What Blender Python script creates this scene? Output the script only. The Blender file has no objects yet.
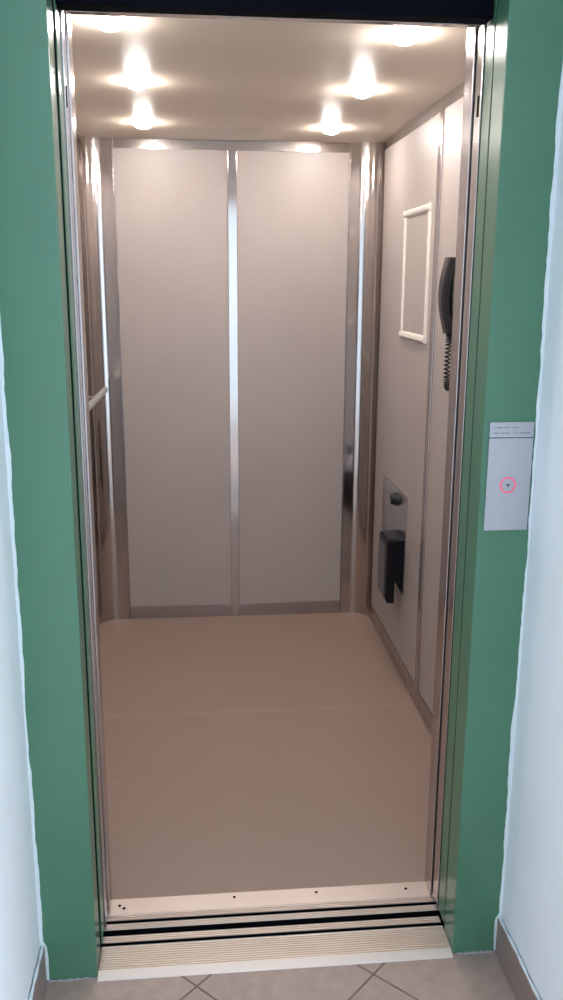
import bpy, bmesh, math, random
from mathutils import Vector, Matrix
random.seed(7)
D = bpy.data; C = bpy.context.scene.collection
PI = math.pi

# ------------------------------------------------------------------ dimensions (metres)
W = .45            # half width of the door opening
XL, XR = -.692, .689   # cabin side walls
YB = 2.405         # cabin back wall
SEAM_Y = 1.353   # worn crease across the cabin floor
YF = .27           # inner face of the cabin front wall
H = 2.291          # cabin ceiling
HD = 2.203         # underside of the door headers
HL, HR = -.583, .573   # hall side walls
ZF = -.012         # hall floor level
ZC = 2.75          # hall ceiling

# ------------------------------------------------------------------ materials
def lin(r, g, b):
    def f(c):
        c /= 255.
        return c/12.92 if c <= .04045 else ((c+.055)/1.055)**2.4
    return (f(r), f(g), f(b), 1)

class N:
    """small node-tree helper"""
    def __init__(s, name):
        s.m = D.materials.new(name); s.m.use_nodes = True
        s.t = s.m.node_tree; s.b = s.t.nodes['Principled BSDF']
        s.co = s.t.nodes.new('ShaderNodeTexCoord').outputs['Object']
    def n(s, kind, ins=None, **kw):
        o = s.t.nodes.new('ShaderNode'+kind)
        for k, v in kw.items(): setattr(o, k, v)
        for k, v in (ins or {}).items():
            if hasattr(v, 'links'): s.t.links.new(v, o.inputs[k])
            else: o.inputs[k].default_value = v
        return o
    def set(s, **kw):
        for k, v in kw.items():
            k = k.replace('_', ' ')
            if hasattr(v, 'links'): s.t.links.new(v, s.b.inputs[k])
            else: s.b.inputs[k].default_value = v
        return s
    def noise(s, scale, detail=3, stretch=(1, 1, 1), rough=.5):
        mp = s.n('Mapping', {'Vector': s.co}); mp.inputs['Scale'].default_value = stretch
        return s.n('TexNoise', {'Vector': mp.outputs[0], 'Scale': scale, 'Detail': detail, 'Roughness': rough}).outputs['Fac']
    def ramp(s, fac, stops):
        r = s.n('ValToRGB', {'Fac': fac}); e = r.color_ramp.elements
        while len(e) < len(stops): e.new(.5)
        for q, (p, c) in zip(e, stops): q.position = p; q.color = c
        return r.outputs[0]
    def mix(s, fac, a, b, mode='MIX'):
        m = s.n('Mix', data_type='RGBA', blend_type=mode)
        for i, v in ((0, fac), (6, a), (7, b)):
            if hasattr(v, 'links'): s.t.links.new(v, m.inputs[i])
            else: m.inputs[i].default_value = v
        return m.outputs[2]
    def bump(s, h, strength=.1, dist=.002):
        b = s.n('Bump', {'Height': h, 'Strength': strength, 'Distance': dist}); s.t.links.new(b.outputs[0], s.b.inputs['Normal']); return s

def grey(v): return (v, v, v, 1)
def paint(name, col, rough=.5, var=.06, scale=6, bump=.0, bscale=60, spec=.5):
    n = N(name)
    f = n.noise(scale, 4)
    a = tuple(c*(1-var) for c in col[:3])+(1,); b = tuple(min(1, c*(1+var)) for c in col[:3])+(1,)
    n.set(Base_Color=n.ramp(f, [(.3, a), (.7, b)]), Roughness=rough, Specular_IOR_Level=spec)
    if bump: n.bump(n.noise(bscale, 3), bump)
    return n.m
def steel(name, col, rough, stretch=(40, 40, .6), rvar=.08, bump=.02):
    n = N(name)
    f = n.noise(8, 4, stretch); g = n.noise(3, 3)
    r = n.n('MapRange', {'Value': f, 'To Min': rough-rvar*.5, 'To Max': rough+rvar}).outputs[0]
    c = n.mix(g, tuple(x*.9 for x in col[:3])+(1,), tuple(min(1, x*1.05) for x in col[:3])+(1,))
    n.set(Base_Color=c, Metallic=1., Roughness=r)
    if bump: n.bump(f, bump, .001)
    return n.m
M = {}
M['green'] = paint('green_paint', lin(74, 118, 94), .27, .05, 4, .05, 180)
M['dark_soffit'] = paint('dark_soffit_paint', (.003, .0035, .007, 1), .8, .1, spec=.05)
M['plaster'] = paint('white_plaster', lin(226, 232, 236), .75, .03, 3, .12, 40)
M['caulk'] = paint('white_caulk', lin(206, 215, 219), .6, .03, 20, .2, 90)
M['grey_caulk'] = paint('grey_mortar', lin(150, 148, 150), .8, .1, 40, .2, 120)
M['steel'] = steel('stainless_steel', (.53, .49, .485, 1), .17)
M['steel_mirror'] = steel('polished_stainless_steel', (.55, .505, .485, 1), .12, rvar=.05, bump=.008)
M['steel_dark'] = steel('door_edge_steel', (.47, .43, .42, 1), .24)
M['steel_kick'] = steel('kick_plate_steel', (.42, .37, .35, 1), .3)
M['alu'] = steel('sill_aluminium', (.72, .64, .595, 1), .38, (.6, 60, 60), .1)
M['unit_plate'] = steel('unit_plate_steel', (.55, .53, .54, 1), .22)
M['plate'] = steel('brushed_plate', (.52, .52, .56, 1), .42, (.6, 40, 60), .08)
M['laminate'] = None
n = N('beige_laminate'); f = n.noise(260, 2); g = n.noise(2.2, 3)
c = n.mix(f, lin(162, 151, 146), lin(176, 165, 160)); c = n.mix(.3, c, n.ramp(g, [(.3, lin(160, 150, 146)), (.7, lin(174, 164, 159))]))
n.set(Base_Color=c, Roughness=.42, Specular_IOR_Level=.45).bump(f, .05, .0005); M['laminate'] = n.m
n = N('cabin_ceiling_paint'); f = n.noise(150, 2)
n.set(Base_Color=n.mix(f, lin(206, 192, 175), lin(219, 205, 188)), Roughness=.45, Specular_IOR_Level=.6).bump(f, .22, .001); M['ceil'] = n.m
# speckled vinyl
n = N('cabin_vinyl_floor'); f = n.noise(180, 3, rough=.7); g = n.noise(2.0, 4); h = n.noise(34, 2)
c = n.mix(f, lin(128, 108, 97), lin(170, 146, 133)); c = n.mix(n.ramp(g, [(.35, grey(0)), (.75, grey(.35))]), c, lin(140, 122, 110))
v = n.n('TexVoronoi', {'Vector': n.co, 'Scale': 9.}); 
sp = n.ramp(v.outputs['Distance'], [(.0, grey(1)), (.022, grey(1)), (.034, grey(0))])
sel = n.ramp(n.n('SeparateColor', {'Color': v.outputs['Color']}).outputs[0], [(.5, grey(0)), (.55, grey(1))])
sp = n.n('Math', {0: sp, 1: sel}, operation='MULTIPLY').outputs[0]
dark = n.n('SeparateColor', {'Color': v.outputs['Color']}).outputs[1]
spc = n.ramp(dark, [(.45, lin(92, 76, 68)), (.55, lin(214, 200, 186))])
sy = n.n('SeparateXYZ', {'Vector': n.co}).outputs[1]
wob = n.n('MapRange', {'Value': n.noise(3., 2), 'To Min': -.012, 'To Max': .012}).outputs[0]
dy = n.n('Math', {0: n.n('Math', {0: sy, 1: wob}, operation='ADD').outputs[0], 1: SEAM_Y}, operation='SUBTRACT').outputs[0]
ln = n.n('MapRange', {'Value': n.n('Math', {0: dy}, operation='ABSOLUTE').outputs[0], 'From Min': .004, 'From Max': .026, 'To Min': .09, 'To Max': 0.}).outputs[0]
c = n.mix(ln, c, lin(196, 172, 156))
n.set(Base_Color=n.mix(sp, c, spc), Roughness=.52, Specular_IOR_Level=.4).bump(f, .06, .0006); M['vinyl'] = n.m
# diagonal hall tiles
n = N('hall_tiles')
mp = n.n('Mapping', {'Vector': n.co}); mp.inputs['Rotation'].default_value = (0, 0, PI/4)
S = .311; cx, cy = -.205, -.05
mp2 = n.n('Mapping', {'Vector': n.co}); mp2.inputs['Location'].default_value = (-cx, -cy, 0)
mp.vector_type = 'POINT'; n.t.links.new(mp2.outputs[0], mp.inputs['Vector'])
br = n.n('TexBrick', {'Vector': mp.outputs[0], 'Scale': 1., 'Mortar Size': .0032, 'Mortar Smooth': .2, 'Brick Width': S, 'Row Height': S,
                      'Color1': lin(162, 141, 131), 'Color2': lin(171, 149, 138), 'Mortar': lin(84, 74, 70)}, offset=0., squash=1.)
f = n.noise(30, 4); g = n.noise(160, 2)
c = n.mix(n.ramp(f, [(.3, grey(0)), (.75, grey(.55))]), br.outputs['Color'], lin(136, 117, 108))
n.set(Base_Color=c, Roughness=.42).bump(n.n('Math', {0: 1., 1: br.outputs['Fac']}, operation='SUBTRACT').outputs[0], .35, .002); M['tile'] = n.m
M['skirt'] = paint('skirting_tile', lin(140, 122, 116), .4, .08, 30)
M['black'] = paint('black_plastic', (.012, .012, .014, 1), .32, .15, 40)
M['black_soft'] = paint('charcoal_plastic', (.014, .012, .014, 1), .4, .15, 40)
M['black_box'] = paint('black_box_plastic', (.006, .006, .010, 1), .4, .1, 30, spec=.2)
M['flap'] = paint('flap_plastic', (.10, .092, .092, 1), .4, .1, 30)
M['white_plastic'] = paint('white_frame_plastic', lin(226, 218, 210), .35, .03, 20)
M['backing'] = paint('frame_backing', lin(170, 160, 154), .5, .03, 20)
M['matt_black'] = paint('dark_gap', (.004, .004, .005, 1), .9, .1, 20, spec=.05)  # near-black; carries the shade of gaps and slots, also used for screws
M['ink'] = paint('printed_ink', (.02, .02, .03, 1), .6, .1, 50)
M['rail'] = steel('handrail_metal', (.82, .80, .78, 1), .3)
n = N('red_led'); n.set(Base_Color=(.6, .02, .08, 1), Emission_Color=(1, .02, .11, 1), Emission_Strength=.72); M['led'] = n.m
n = N('halogen_bulb'); n.set(Base_Color=(1, .95, .88, 1), Emission_Color=(1, .93, .875, 1), Emission_Strength=282.); M['bulb'] = n.m

# ------------------------------------------------------------------ mesh builder
class MB:
    def __init__(s): s.v = []; s.f = []; s.sm = []
    def add(s, vs, fs, smooth=False):
        o = len(s.v); s.v += [tuple(q) for q in vs]; s.f += [[i+o for i in q] for q in fs]; s.sm += [smooth]*len(fs)
    def box(s, a, b, bev=0.):
        bm = bmesh.new(); bmesh.ops.create_cube(bm, size=1)
        for v in bm.verts: v.co = Vector([(a[i]+b[i])/2+v.co[i]*(b[i]-a[i]) for i in range(3)])
        if bev: bmesh.ops.bevel(bm, geom=bm.edges[:], offset=bev, segments=2, affect='EDGES', profile=.5)
        s.bm(bm); return s
    def bm(s, bm, smooth=False):
        bm.verts.index_update(); s.add([v.co[:] for v in bm.verts], [[v.index for v in f.verts] for f in bm.faces], smooth); bm.free()
    def prism(s, poly, axis, a, b, bev=0., smooth=False):
        """closed polygon in the two other axes, extruded along axis"""
        def P(q, t):
            q = list(q); q.insert(axis, t); return Vector(q)
        bm = bmesh.new()
        A = [bm.verts.new(P(q, a)) for q in poly]; B = [bm.verts.new(P(q, b)) for q in poly]; k = len(poly)
        bm.faces.new(A); bm.faces.new(B[::-1])
        for i in range(k): bm.faces.new([A[i], B[i], B[(i+1) % k], A[(i+1) % k]])
        bmesh.ops.recalc_face_normals(bm, faces=bm.faces[:])
        if bev:
            es = [e for e in bm.edges if abs(e.verts[0].co[axis]-e.verts[1].co[axis]) < 1e-7]
            bmesh.ops.bevel(bm, geom=es, offset=bev, segments=3, affect='EDGES', profile=.5)
        s.bm(bm, smooth); return s
    def tube(s, path, r, seg=12, cap=True):
        path = [Vector(p) for p in path]; k = len(path); vs = []; up = None
        for i, p in enumerate(path):
            t = (path[min(i+1, k-1)]-path[max(i-1, 0)]).normalized()
            if up is None:
                up = t.orthogonal().normalized()
            up = (up-t*up.dot(t)).normalized(); w = t.cross(up)
            rr = r[i] if isinstance(r, (list, tuple)) else r
            for j in range(seg):
                a = 2*PI*j/seg; vs.append(p+rr*(math.cos(a)*up+math.sin(a)*w))
        fs = [[i*seg+j, i*seg+(j+1) % seg, (i+1)*seg+(j+1) % seg, (i+1)*seg+j] for i in range(k-1) for j in range(seg)]
        s.add(vs, fs, True)
        if cap:
            s.add(vs[:seg], [list(range(seg))[::-1]]); s.add(vs[-seg:], [list(range(seg))])
        return s
    def lathe(s, prof, origin, axis=(0, 0, 1), seg=32, smooth=True):
        """prof: (radius, height along axis)"""
        ax = Vector(axis).normalized(); u = ax.orthogonal().normalized(); w = ax.cross(u); o = Vector(origin); vs = []
        for r, h in prof:
            for j in range(seg):
                a = 2*PI*j/seg; vs.append(o+ax*h+r*(math.cos(a)*u+math.sin(a)*w))
        k = len(prof)
        fs = [[i*seg+j, i*seg+(j+1) % seg, (i+1)*seg+(j+1) % seg, (i+1)*seg+j] for i in range(k-1) for j in range(seg)]
        s.add(vs, fs, smooth); return s
    def torus(s, c, R, r, axis=(0, 1, 0), seg=40, ms=8):
        pts = []; ax = Vector(axis); u = ax.orthogonal().normalized(); w = ax.cross(u); c = Vector(c); vs = []
        for i in range(seg):
            a = 2*PI*i/seg; d = math.cos(a)*u+math.sin(a)*w
            for j in range(ms):
                b = 2*PI*j/ms; vs.append(c+d*(R+r*math.cos(b))+ax*r*math.sin(b))
        s.add(vs, [[i*ms+j, i*ms+(j+1) % ms, ((i+1) % seg)*ms+(j+1) % ms, ((i+1) % seg)*ms+j] for i in range(seg) for j in range(ms)], True); return s
    def build(s, name, mat, parent=None):
        off = parent_loc(parent)
        me = D.meshes.new(name); me.from_pydata([(x-off[0], y-off[1], z-off[2]) for x, y, z in s.v], [], s.f)
        for p, q in zip(me.polygons, s.sm): p.use_smooth = q
        bm = bmesh.new(); bm.from_mesh(me); bmesh.ops.remove_doubles(bm, verts=bm.verts[:], dist=1e-6)
        bmesh.ops.recalc_face_normals(bm, faces=bm.faces[:]); bm.to_mesh(me); bm.free(); fl = [q.use_smooth for q in me.polygons]; me.set_sharp_from_angle(angle=math.radians(35)); me.polygons.foreach_set('use_smooth', fl)
        me.materials.append(mat); o = D.objects.new(name, me); C.objects.link(o)
        if parent: o.parent = parent
        return o
def parent_loc(p):
    v = Vector((0, 0, 0))
    while p: v = v+p.location; p = p.parent
    return v
def tag(o, label=None, cat=None, group=None, kind=None):
    if cat and not kind: kind = 'thing'
    for k, v in (('label', label), ('category', cat), ('group', group), ('kind', kind)):
        if v: o[k] = v
    return o
def thing(name, loc, label, cat, group=None, kind=None):
    o = D.objects.new(name, None); o.empty_display_size = .05; o.location = loc; C.objects.link(o)
    return tag(o, label, cat, group, kind)
def box(a, b, bev=0.): return MB().box(a, b, bev)

# ------------------------------------------------------------------ HALL (setting)
YA = -1.15    # where the lift niche opens into the corridor
tag(box((-3.2, -4.2, ZF-.05), (3.2, .05, ZF)).build('floor', M['tile']), 'brown square floor tiles laid diagonally in front of the lift', 'floor', kind='structure')
tag(box((-3.2, YA, ZF), (HL, 0, ZC)).build('wall_left', M['plaster']), 'white plaster wall left of the green door frame', 'wall', kind='structure')
tag(box((HR, YA, ZF), (3.2, 0, ZC)).build('wall_right', M['plaster']), 'white plaster wall right of the call panel', 'wall', kind='structure')
tag(box((-3.2, -4.3, ZF), (3.2, -4.2, ZC)).build('wall_rear', M['plaster']), 'white plaster wall of the hall opposite the lift', 'wall', kind='structure')
tag(box((-3.2, -4.3, ZC), (3.2, .2, ZC+.08)).build('ceiling', M['plaster']), 'white ceiling of the hall outside the lift', 'ceiling', kind='structure')
tag(box((HL-.02, 0, 2.42), (HR+.02, .2, ZC)).build('wall_front', M['plaster']), 'white plaster wall above the lift door', 'wall', kind='structure')
def skirting(name, x0, x1, inner, label):
    t = thing(name, ((x0+x1)/2, -.6, ZF), label, 'baseboard', kind='structure')
    ys = [0-.002, -.30, -.604, YA]
    m = MB()
    for a, b in zip(ys, ys[1:]): m.box((x0, b+.002, ZF), (x1, a-.002, .092), .0015)
    m.build('skirting_tiles', M['skirt'], t)
    # mortar bead along the top
    m = MB(); s = 1 if inner > 0 else -1
    path = [(inner, y, .0935+.0015*math.sin(y*37)) for y in [-.004-i*.02 for i in range(57)]]
    m.tube(path, [.0035+.0012*math.sin(i*1.7) for i in range(57)], 6); m.build('mortar_bead', M['caulk'], t)
skirting('baseboard_left', HL+.0005, HL+.011, HL+.006, 'brown tile skirting at the foot of the left white wall')
skirting('baseboard_right', HR-.011, HR-.0005, HR-.006, 'brown tile skirting at the foot of the right white wall')

# ragged edge of white wall paint running onto the green frame
def paint_edge(name, wall, sgn, label):
    k = 150; vs = []; fs = []; rnd = random.Random(3 if sgn > 0 else 5); off = 0
    for i in range(k+1):
        z = ZF+.004+(2.36-ZF)*i/k
        off = off*.75+rnd.uniform(-.0014, .0014)
        wd = .0062+.0022*math.sin(z*5+sgn)+off
        if z < .10: wd += .009
        wd = max(.002, wd)
        vs += [(wall, -.0022, z), (wall+sgn*wd, -.0014, z), (wall+sgn*wd, .0005, z), (wall, .0005, z)]
    for i in range(k):
        a = i*4; b = a+4
        for j in range(4): fs.append([a+j, a+(j+1) % 4, b+(j+1) % 4, b+j])
    fs += [[0, 1, 2, 3], [k*4+3, k*4+2, k*4+1, k*4]]
    m = MB(); m.add(vs, fs); tag(m.build(name, M['caulk']), label, 'paint edge', kind='structure')
paint_edge('trim_1', HL, 1, 'ragged white paint edge between left wall and green frame')
paint_edge('trim_2', HR, -1, 'ragged white paint edge between right wall and green frame')
m = MB()
for x0, x1 in ((HL+.014, -W-.01), (W+.012, HR-.014)):
    k = 24
    m.tube([(x0+(x1-x0)*i/k, -.002+.001*math.sin(i*2.1), ZF+.001) for i in range(k+1)], [.0032+.0015*math.sin(i*1.3) for i in range(k+1)], 6)
tag(m.build('trim_3', M['grey_caulk']), 'grey mortar line where the green frame meets the tiles', 'mortar line', kind='structure')

# ------------------------------------------------------------------ green door frame
fr = thing('door_frame', (0, .04, ZF), 'wide green painted metal frame surrounding the open lift doorway', 'door frame')
JD = .079
for sx in (-1, 1):
    xs = sorted((sx*W, sx*.60)); poly = [(xs[0], 0), (xs[1], 0), (xs[1], JD), (xs[0], JD)]
    box((xs[0], 0, ZF), (xs[1], JD, 2.42), .003).build('jamb', M['green'], fr)
box((-W+.0005, 0, 2.31), (W-.0005, .0975, 2.42), .003).build('header', M['green'], fr)
tag(box((-W+.001, .098, HD), (W-.001, .146, 2.42), .0015).build('transom', M['dark_soffit'], fr), 'dark navy header behind the green frame')

# ------------------------------------------------------------------ sliding doors, pushed open into their pockets
def leaf(name, sx, x, y0, y1, mat, label, slot=None, joint_shade=False):
    xs = sorted((sx*x, sx*.93))
    t = thing(name, (sx*.69, (y0+y1)/2, 0), label, 'sliding door', kind='structure')
    box((xs[0], y0, .008), (xs[1], y1, 2.26), .0015).build('door_leaf', mat, t)
    if joint_shade:
        q = sorted((sx*(.4528 if sx > 0 else .4483), sx*(x+.03))); tag(box((q[0], y0-.0118, .008), (q[1], y0-.0005, 2.26), .001).build('joint_shade_strip', M['matt_black'], t), 'black strip standing in for the shade in the door joint')  # black strip added so the joint reads as dark as a shaded slot
    if slot is not None:
        xo = sx*x
        q = sorted((xo-sx*.0012, xo+sx*.004))
        box((q[0], y0+.012, slot-.022), (q[1], y0+.022, slot+.022), .0008).build('latch_slot', M['matt_black'], t)
leaf('door_1', -1, .4462, .091, .146, M['green'], 'edge of the open green landing door at the left jamb', joint_shade=True)
leaf('door_2', 1, .4520, .091, .146, M['green'], 'edge of the open green landing door at the right jamb', joint_shade=True)
leaf('door_3', -1, .4425, .152, .197, M['steel'], 'edge of the open steel lift door at the left jamb', 2.045)
leaf('door_4', 1, .4495, .152, .197, M['steel'], 'edge of the open steel lift door at the right jamb', 2.045)

# ------------------------------------------------------------------ sills
def profile(y0, y1, pitch, top=0., rib=.0026):
    """grooved top line between y0 and y1"""
    pts = []; y = y0; k = max(1, round((y1-y0)/pitch)); p = (y1-y0)/k
    for i in range(k):
        a = y0+i*p
        pts += [(a, top-rib), (a+p*.28, top-rib), (a+p*.34, top), (a+p*.94, top)]
    pts.append((y1, top-rib)); return pts
t = thing('landing_sill', (0, .05, ZF), 'grooved aluminium threshold plate between the green jambs', 'threshold')
xa, xb = -W+.0015, W-.0015
top = [(-.014, ZF+.0005), (-.013, ZF+.003), (.008, .0005), (.010, .0006)]+profile(.0105, .089, .0082)
pr = top+[(.0905, 0), (.0905, -.011), (.1035, -.011), (.1035, 0)]+profile(.105, .126, .007)+[(.127, 0), (.127, -.0115), (.004, -.0115)]
MB().prism(pr, 0, xa, xb).build('grooved_plate', M['alu'], t)
tag(box((xa, .0907, -.0112), (xb, .1033, -.0104)).box((xa, .1022, -.0112), (xb, .1034, -.0016)).build('door_track', M['matt_black'], t), 'dark guide slot for the landing door')  # groove floor and far wall blackened, slot shade put into the colour
t = thing('cabin_sill', (0, .2, -.03), 'grooved aluminium plate at the edge of the cabin floor', 'threshold')
tag(box((-.60, .1512, -.075), (.60, .1524, -.0025)).build('gap_shade_sheet', M['matt_black'], t), 'black sheet standing in for the shade below the plate')  # added black sheet covers the sill's front face, shade for the gap
pr = profile(.1525, .1715, .0063)+[(.1725, 0), (.1725, -.02), (.1855, -.02), (.1855, 0)]+profile(.187, .2075, .0068)+[(.209, .0004), (.268, .0022), (.2685, .0004), (.2685, -.03), (.1525, -.03)]
MB().prism(pr, 0, -.60, .60).build('grooved_plate', M['alu'], t)
box((-.60, .1727, -.0202), (.60, .1853, -.0185)).box((-.60, .1842, -.0202), (.60, .1854, -.0016)).build('door_track', M['matt_black'], t)  # same blackened lining, shade of the cabin door groove
for x, y in ((-.415, .242), (-.10, .25), (.13, .25), (.385, .243), (-.402, .231)):
    mm = MB().lathe([(0, .0008), (.0035, .0008), (.0045, 0), (.0045, -.001)], (x, y, .0018), seg=16)
    mm.build('screw', M['matt_black'], t)
tag(box((-1.0, .06, -.12), (1.0, .40, -.11)).build('shaft_gap', M['matt_black']), 'dark gap between the landing threshold and the cabin threshold', 'gap', kind='structure')  # black slab added as the unlit bottom of the gap

# ------------------------------------------------------------------ CABIN (setting)
def poly_floor():
    R = .001
    return box((XL+.002, .2690, -.03), (XR-.003, YB-.001, 0.), 0)
tag(poly_floor().build('floor_cabin', M['vinyl']), 'beige speckled vinyl floor of the lift cabin', 'floor', kind='structure')
tag(box((XL-.05, .2, H), (XR+.05, YB+.05, H+.04)).build('ceiling_cabin', M['ceil']), 'beige metal ceiling of the lift cabin with six spotlights', 'ceiling', kind='structure')
# front wall: two jambs and header
t = thing('wall_cabin_front', (0, .24, 0), 'stainless steel front wall of the cabin around its doorway', 'wall', kind='structure')
for sx in (-1, 1):
    xs = sorted((sx*(.4452 if sx > 0 else .4378), sx*.745)); box((xs[0], .206, .0035), (xs[1], YF, H-.001), .0015).build('front_jamb', M['steel'], t)
box((-.4375, .152, HD+.001), (.4445, .175, H-.001), .002).build('front_header', M['steel_mirror'], t)
CR = .103     # corner radius
KZ = .066; TZ = 2.249
# back wall
t = thing('wall_cabin_back', (0, YB+.02, 0), 'back wall of the lift cabin in steel and beige panels', 'wall', kind='structure')
box((XL-.05, YB, -.03), (XR+.05, YB+.05, H)).build('backing', M['steel_dark'], t)
box((-.534, YB-.004, .001), (.541, YB, KZ), .001).build('kick_plate', M['steel_kick'], t)
box((-.534, YB-.006, TZ), (.541, YB, H-.0005), .001).build('top_trim', M['steel_mirror'], t)
box((-.022, YB-.011, .001), (.020, YB-.0045, TZ), .0015).build('cover_strip', M['steel_mirror'], t)
def panel(a, b, parent):
    o = box(a, b, .0012).build('wall_panel', M['laminate'], parent); o['label'] = 'beige laminate panel'; return o
panel((-.532, YB-.0042, KZ+.001), (-.001, YB-.0002, TZ-.001), t)
panel((.001, YB-.0042, KZ+.001), (.539, YB-.0002, TZ-.001), t)
# side walls
for nm, x, s, lab in (('wall_cabin_left', XL, -1, 'left side wall of the lift cabin behind the handrail'), ('wall_cabin_right', XR, 1, 'right side wall of the lift cabin behind the telephone')):
    t = thing(nm, (x+s*.02, 1.3, 0), lab, 'wall', kind='structure')
    X = lambda d: x-s*d
    def bx(y0, y1, z0, z1, d0, d1, bev): 
        q = sorted((X(d0), X(d1))); return box((q[0], y0, z0), (q[1], y1, z1), bev)
    ye = YB-CR-.006
    bx(YF+.0, YB, -.03, H, -.05, 0, 0).build('backing', M['steel_dark'], t)
    bx(YF+.001, ye, .004, KZ+.014, 0, .0085, .001).build('kick_plate', M['steel_dark'], t)
    bx(YF+.001, ye, TZ, H-.0005, 0, .006, .001).build('top_trim', M['steel'], t)
    bx(1.315, 1.368, .004, TZ, .0045, .009, .0015).build('cover_strip', M['steel'], t)
    sd = 'left' if s < 0 else 'right'
    q = sorted((X(.0002), X(.0040)))
    if s > 0:
        panel((q[0], 1.343, KZ+.015), (q[1], ye, TZ-.001), t)
        panel((q[0], YF+.001, KZ+.015), (q[1], 1.341, TZ-.001), t)
    else:
        panel((q[0], 1.343, KZ+.015), (q[1], ye, TZ-.001), t)
        panel((q[0], YF+.001, KZ+.015), (q[1], 1.341, TZ-.001), t)
# concave stainless corners
def corner(sx, xw, xflange, label):
    cx, cy = xw-sx*(CR), YB-CR
    path = [(xflange, YB-.0052), (xflange, YB-.0068), (cx, YB-.0068)]
    seg = 28
    for i in range(seg+1):
        a = PI/2*(1-i/seg); path.append((cx+sx*(CR-.006)*math.cos(a), cy+(CR-.006)*math.sin(a)))
    inner = path[2:]
    m = MB()
    poly = [(xflange, YB-.0052), (xflange, YB-.0068)]+inner+[(xw-sx*.0045, cy-.004), (xw-sx*.0042, cy-.004)]
    outer = [(xw-sx*.0042, cy)]
    for i in range(seg+1):
        a = PI/2*(i/seg); outer.append((cx+sx*(CR-.0042)*math.cos(a), cy+(CR-.0042)*math.sin(a)))
    outer += [(xflange, YB-.0050)]
    t = thing('corner_panel', (cx, cy, .001), label, 'corner panel', 'stainless corner panels')
    # sheet with thickness: inner and outer skins
    A = [(xflange, YB-.0068)]+inner; k = len(A)
    B = [(xflange, YB-.0045)]+[(cx, YB-.0045)]+[(cx+sx*(CR-.0035)*math.cos(PI/2*(1-i/seg)), cy+(CR-.0035)*math.sin(PI/2*(1-i/seg))) for i in range(seg+1)]
    z0, z1 = .0008, H-.0006; vs = []; fs = []
    for (p, q) in zip(A, B): vs += [(p[0], p[1], z0), (p[0], p[1], z1), (q[0], q[1], z0), (q[0], q[1], z1)]
    for i in range(k-1):
        a = i*4; b = a+4
        fs += [[a, b, b+1, a+1], [a+2, a+3, b+3, b+2], [a, a+2, b+2, b], [a+1, b+1, b+3, a+3]]
    fs += [[0, 1, 3, 2], [(k-1)*4, (k-1)*4+2, (k-1)*4+3, (k-1)*4+1]]
    m.add(vs, fs, True); o = m.build('curved_sheet', M['steel_mirror'], t)
    b = MB(); q = sorted((xflange, xflange+sx*.0045)); b.box((q[0], YB-.0085, .001), (q[1], YB-.0055, H-.0008), .0008); b.build('edge_strip', M['steel'], t)
corner(-1, XL, -.537, 'curved stainless steel corner panel left of the back wall, by the handrail')
corner(1, XR, .544, 'curved stainless steel corner panel right of the back wall')

# ------------------------------------------------------------------ ceiling spotlights
def spotlight(loc):
    t = thing('ceiling_light', loc, None, 'ceiling light', 'ceiling spotlights')
    MB().lathe([(.037, .0), (.042, .0), (.0425, -.001), (.041, -.0025), (.038, -.003), (.037, -.002), (.037, .0)], loc, seg=40).build('bezel', M['white_plastic'], t)
    b = MB(); prof = [(0.0001, -.025)]+[(.0365*math.sin(a), -.004-.021*math.cos(a)) for a in [PI*i/16 for i in range(1, 9)]]+[(.036, -.001)]
    b.lathe(prof, loc, seg=28).build('bulb', M['bulb'], t)
    return t
spots = [(-.378, .54), (.372, .585), (-.352, 1.225), (.388, 1.265), (-.376, 1.975), (.395, 2.015)]
labs = ['bright ceiling spotlight at the door end, left row', 'bright ceiling spotlight at the door end, right row',
        'bright ceiling spotlight in the middle of the left row', 'bright ceiling spotlight in the middle of the right row',
        'bright ceiling spotlight near the left steel corner of the back wall', 'bright ceiling spotlight near the right steel corner of the back wall']
proto = None
for (x, y), lb in zip(spots, labs):
    if proto is None: proto = o = spotlight((x, y, H-.0002))
    else:
        o = proto.copy(); C.objects.link(o); o.location = (x, y, H-.0002)
        for ch in proto.children:
            c = ch.copy(); C.objects.link(c); c.parent = o
    o['label'] = lb

# ------------------------------------------------------------------ handrail on the left wall
rx, rz, rr = -.592, 1.198, .0135
t = thing('handrail', (XL+.004, 1.3, rz), 'short pale metal handrail on the left cabin wall', 'handrail')
p = [(rx, .55, rz), (rx, 2.14, rz)]
m = MB().tube([(rx-.020, .53, rz), (rx-.020, .535, rz), (rx+.006, 2.13, rz), (rx+.006, 2.135, rz)], [rr*.7, rr, rr, rr*.75], 20); m.build('rail', M['rail'], t)
for y in (.70, 1.93):
    k = 8; pts = [(XL+.004, y, rz-.012)]+[(XL+.004+(rx-XL-.004)*math.sin(PI/2*i/k), y, rz-.012+.010*(1-math.cos(PI/2*i/k))) for i in range(1, k+1)]
    b = MB().tube(pts, .0065, 10); b.lathe([(0, .006), (.022, .006), (.025, 0), (0, 0)], (XL+.0042, y, rz-.012), (1, 0, 0), 24); b.build('bracket', M['steel'], t)

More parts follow.
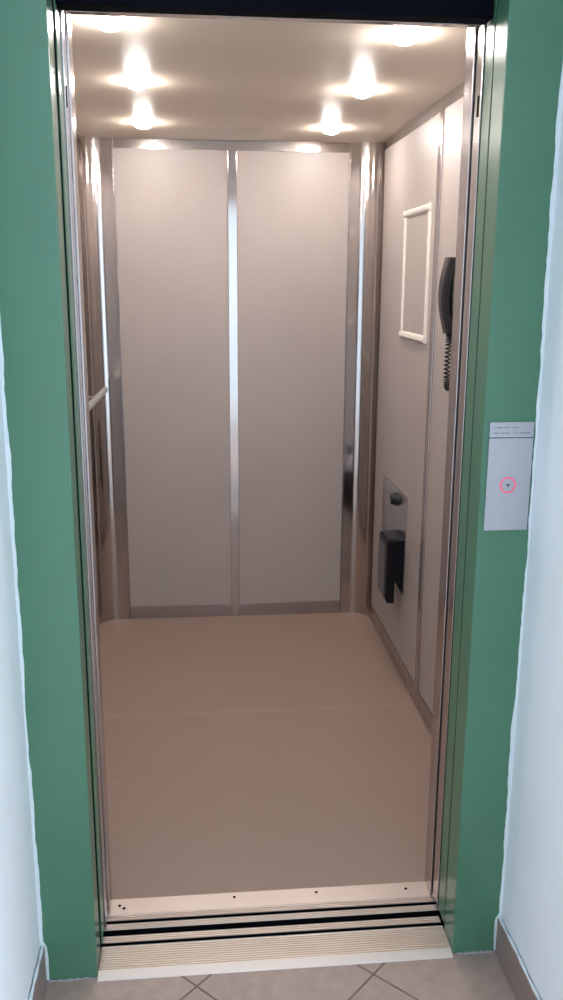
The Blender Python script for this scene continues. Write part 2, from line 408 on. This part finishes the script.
# ------------------------------------------------------------------ poster frame on the right wall
XP = XR-.0042
y0, y1, z0, z1 = 1.425, 1.832, 1.446, 1.950
t = thing('poster_frame', (XP, (y0+y1)/2, z0), 'empty white snap frame hanging on the right cabin wall', 'picture frame')
box((XP-.003, y0+.006, z0+.006), (XP, y1-.006, z1-.006)).build('backing', M['backing'], t)
def rail_prof(w, d):   # rounded section: (across, depth)
    return [(0, 0), (0, d*.45), (w*.12, d*.8), (w*.35, d), (w*.7, d*.9), (w*.92, d*.55), (w, .25*d), (w, 0)]
rw = .026
for zz, sg in ((z1, -1), (z0, 1)):
    MB().prism([(XP-d, zz+sg*a) for a, d in rail_prof(.028, .016)], 1, y0+.001, y1-.001, smooth=False).build('frame_rail', M['white_plastic'], t)
for yy, sg in ((y0, 1), (y1, -1)):
    MB().prism([(XP-d, yy+sg*a) for a, d in rail_prof(.024, .011)], 2, z0+.026, z1-.026).build('frame_rail', M['white_plastic'], t)
for yy in (y0, y1):
    for zz in (z0, z1):
        a = yy-.0015 if yy == y0 else yy-.0025; cz = zz-.026 if zz == z1 else zz-.001
        box((XP-.0135, a, cz), (XP, a+.004, cz+.027), .001).build('corner_cap', M['white_plastic'], t)

# ------------------------------------------------------------------ telephone
py = .975
t = thing('wall_telephone', (XP, py, 1.53), 'black handset telephone with coiled cord hung on the right cabin wall', 'telephone')
MB().prism([(XP, 1.535), (XP-.020, 1.530), (XP-.032, 1.545), (XP-.046, 1.566), (XP-.050, 1.60), (XP-.050, 1.655), (XP-.040, 1.682), (XP-.026, 1.688), (XP, 1.690)], 1, py-.036, py+.036, .004).build('cradle', M['black'], t)
out = []
k = 18
for i in range(k+1):
    u = i/k; z = 1.747-.240*u; x = .622-.019*math.sin(PI*min(1, u*1.02))+.004*u*u
    out.append((x, z))
inn = [(.650, 1.509), (.658, 1.520), (.657, 1.548), (.640, 1.566), (.634, 1.59), (.633, 1.66), (.639, 1.685), (.660, 1.696), (.664, 1.710), (.663, 1.738), (.656, 1.746)]
MB().prism(out+inn, 1, py-.026, py+.026, .006).build('handset', M['black_soft'], t)
def coil(pts, R, r, turns, seg=9):
    path = []; pts = [Vector(p) for p in pts]; L = len(pts)-1; n_ = turns*seg
    for i in range(n_+1):
        u = i/n_*L; j = min(L-1, int(u)); p = pts[j].lerp(pts[j+1], u-j); t_ = (pts[j+1]-pts[j]).normalized()
        a = t_.orthogonal().normalized(); a = Vector((1, 0, 0))-t_*t_.x; a.normalize(); b = t_.cross(a); an = 2*PI*i/seg
        path.append(p+R*(math.cos(an)*a+math.sin(an)*b))
    return path
def smooth_path(ctrl, k=10):
    pts = []; c = [Vector(q) for q in ctrl]; c = [c[0]]+c+[c[-1]]
    for i in range(1, len(c)-2):
        for j in range(k):
            u = j/k; p0, p1, p2, p3 = c[i-1], c[i], c[i+1], c[i+2]
            pts.append(.5*((2*p1)+(-p0+p2)*u+(2*p0-5*p1+4*p2-p3)*u*u+(-p0+3*p1-3*p2+p3)*u**3))
    pts.append(c[-2]); return pts
cp = smooth_path([(.640, py, 1.510), (.641, py, 1.48), (.640, py+.002, 1.42), (.640, py, 1.36), (.644, py+.002, 1.334), (.655, py+.006, 1.334), (.663, py+.010, 1.36), (.668, py+.01, 1.44), (.676, py-.004, 1.532)])
MB().tube(coil(cp, .0088, .0022, 38, 12), .0029, 6).build('coiled_cord', M['black'], t)

# ------------------------------------------------------------------ steel plate with black box, low on the right wall
py0, py1, pz0, pz1 = 1.618, 2.095, .388, .803
t = thing('wall_control_unit', (XP, (py0+py1)/2, pz0), 'steel plate with black knob and black box low on the right wall', 'control unit')
box((XP-.004, py0, pz0), (XP, py1, pz1), .0012).build('plate', M['unit_plate'], t)
kb = MB().lathe([(0, .028), (.019, .028), (.024, .024), (.025, .012), (.029, .010), (.030, 0)], (XP-.004, 1.80, .752), (-1, 0, 0), 28)
kb.build('knob', M['black'], t)
XB = XP-.0045
# L-shaped box: upper body on the plate, lower lip hanging clear of the wall
by0, by1 = 1.618, 1.79
MB().prism([(XB, .617), (XB-.074, .610), (XB-.074, .352), (XB-.066, .338), (XB-.042, .338), (XB-.038, .338), (XB-.037, .432), (XB, .376)], 1, by0, by1, .003).build('box_body', M['black_box'], t)
tag(box((XB-.0785, by0+.03, .360), (XB-.0738, by1-.012, .585), .002).build('front_flap', M['flap'], t), 'charcoal front flap')
tag(box((XB-.066, by0+.02, .6135), (XB-.02, by1-.02, .619), .001).build('lid', M['black_soft'], t), 'dark grey lid')

# ------------------------------------------------------------------ call panel on the right jamb
cx0, cx1, cz0, cz1 = .4625, .5635, 1.121, 1.369
t = thing('call_panel', (.513, 0, cz0), 'brushed metal lift call panel with red lit ring on the green frame', 'call panel')
box((cx0, -.005, cz0), (cx1, -.0001, 1.3332), .001).build('button_plate', M['plate'], t)
box((cx0, -.005, 1.3348), (cx1, -.0001, cz1), .001).build('header_plate', M['plate'], t)
bc = (.5115, -.0052, 1.2265)
MB().torus(bc, .0168, .0012).build('light_ring', M['led'], t)
MB().lathe([(0, .0006), (.0142, .0006), (.0145, .0003), (.0145, -.001)], (bc[0], -.005, bc[2]), (0, -1, 0), 36).build('button', M['plate'], t)
ax, az = bc[0], bc[2]
MB().prism([(ax-.0052, az+.0032), (ax-.0034, az+.0034), (ax, az+.0012), (ax+.0034, az+.0034), (ax+.0052, az+.0032), (ax+.0008, az-.0034), (ax-.0008, az-.0034)], 1, -.0067, -.0060).build('arrow', M['ink'], t)
# two lines of very small print, too small to read in the photograph
def print_line(xa, xb, z, words, h):
    m = MB(); rnd = random.Random(int(z*1e4)); tot = sum(words)+len(words)-1; s = (xb-xa)/tot; x = xa
    for w in words:
        for i in range(w):
            hh = h*rnd.choice((.65, .65, .7, 1.)); 
            if rnd.random() < .5: m.box((x+s*.1, -.0053, z), (x+s*.38, -.0048, z+hh))
            m.box((x+s*.1, -.0053, z+rnd.choice((0, .35, .55))*h), (x+s*.85, -.0048, z+rnd.choice((.6, .7))*h))
            x += s
        x += s
    return m
print_line(.4665, .529, 1.3555, (2, 8, 1, 4, 10), .0030).build('lettering', M['ink'], t)
print_line(.4665, .5545, 1.3435, (2, 8, 3, 3, 1, 4, 14), .0032).build('lettering', M['ink'], t)

# ------------------------------------------------------------------ light
wd = D.worlds.new('world'); bpy.context.scene.world = wd; wd.use_nodes = True
bg = wd.node_tree.nodes['Background']; bg.inputs[0].default_value = (.72, .86, 1, 1); bg.inputs[1].default_value = .1
def area(name, loc, target, sx, sy, power, col):
    l = D.lights.new(name, 'AREA'); l.shape = 'RECTANGLE'; l.size = sx; l.size_y = sy; l.energy = power; l.color = col
    o = D.objects.new(name, l); C.objects.link(o); o.location = loc
    o.rotation_euler = (Vector(target)-Vector(loc)).to_track_quat('-Z', 'Y').to_euler(); return o
area('hall_daylight_left', (-3.0, -2.7, 1.5), (0, -2.3, 1.2), 2.2, 1.8, 85, (.78, .88, 1))  # unseen area light added to stand in for the hall's daylight
area('hall_daylight_right', (3.0, -2.7, 1.5), (0, -2.3, 1.2), 2.2, 1.8, 260, (.76, .88, 1))  # stronger unseen daylight stand-in, brightens the left wall and frame
area('hall_top_fill', (0, -2.6, 2.70), (0, -2.6, 0), 1.6, .5, 15, (.80, .91, 1))  # unseen overhead fill added for brightness, not a known hall lamp

# ------------------------------------------------------------------ camera
cam = D.cameras.new('camera'); co = D.objects.new('camera', cam); C.objects.link(co)
cx_, cy_, cz_, yaw, pitch, roll, fpx = -.17994, -1.88581, 1.66435, .096192, .240294, .00538, 885.485
import numpy as np
cyw, syw, cp_, sp_ = math.cos(yaw), math.sin(yaw), math.cos(pitch), math.sin(pitch)
f = Vector((syw*cp_, cyw*cp_, -sp_)); r = Vector((cyw, -syw, 0)); u = r.cross(f)
r2 = math.cos(roll)*r+math.sin(roll)*u; u2 = -math.sin(roll)*r+math.cos(roll)*u
mat = Matrix((r2, u2, -f)).transposed().to_4x4(); mat.translation = (cx_, cy_, cz_)
co.matrix_world = mat
cam.sensor_fit = 'VERTICAL'; cam.sensor_height = 24; cam.sensor_width = 24*.563; cam.lens = 24*fpx/1000; cam.clip_start = .02
sc = bpy.context.scene; sc.camera = co
sc.view_settings.view_transform = 'Standard'; sc.view_settings.look = 'None'; sc.view_settings.gamma = 1; sc.view_settings.exposure = 0
sc.view_settings.use_curve_mapping = False
try:
    sc.cycles.use_denoising = True; sc.cycles.max_bounces = 12; sc.cycles.diffuse_bounces = 6; sc.cycles.glossy_bounces = 6
    sc.cycles.sample_clamp_indirect = 6
except Exception: pass
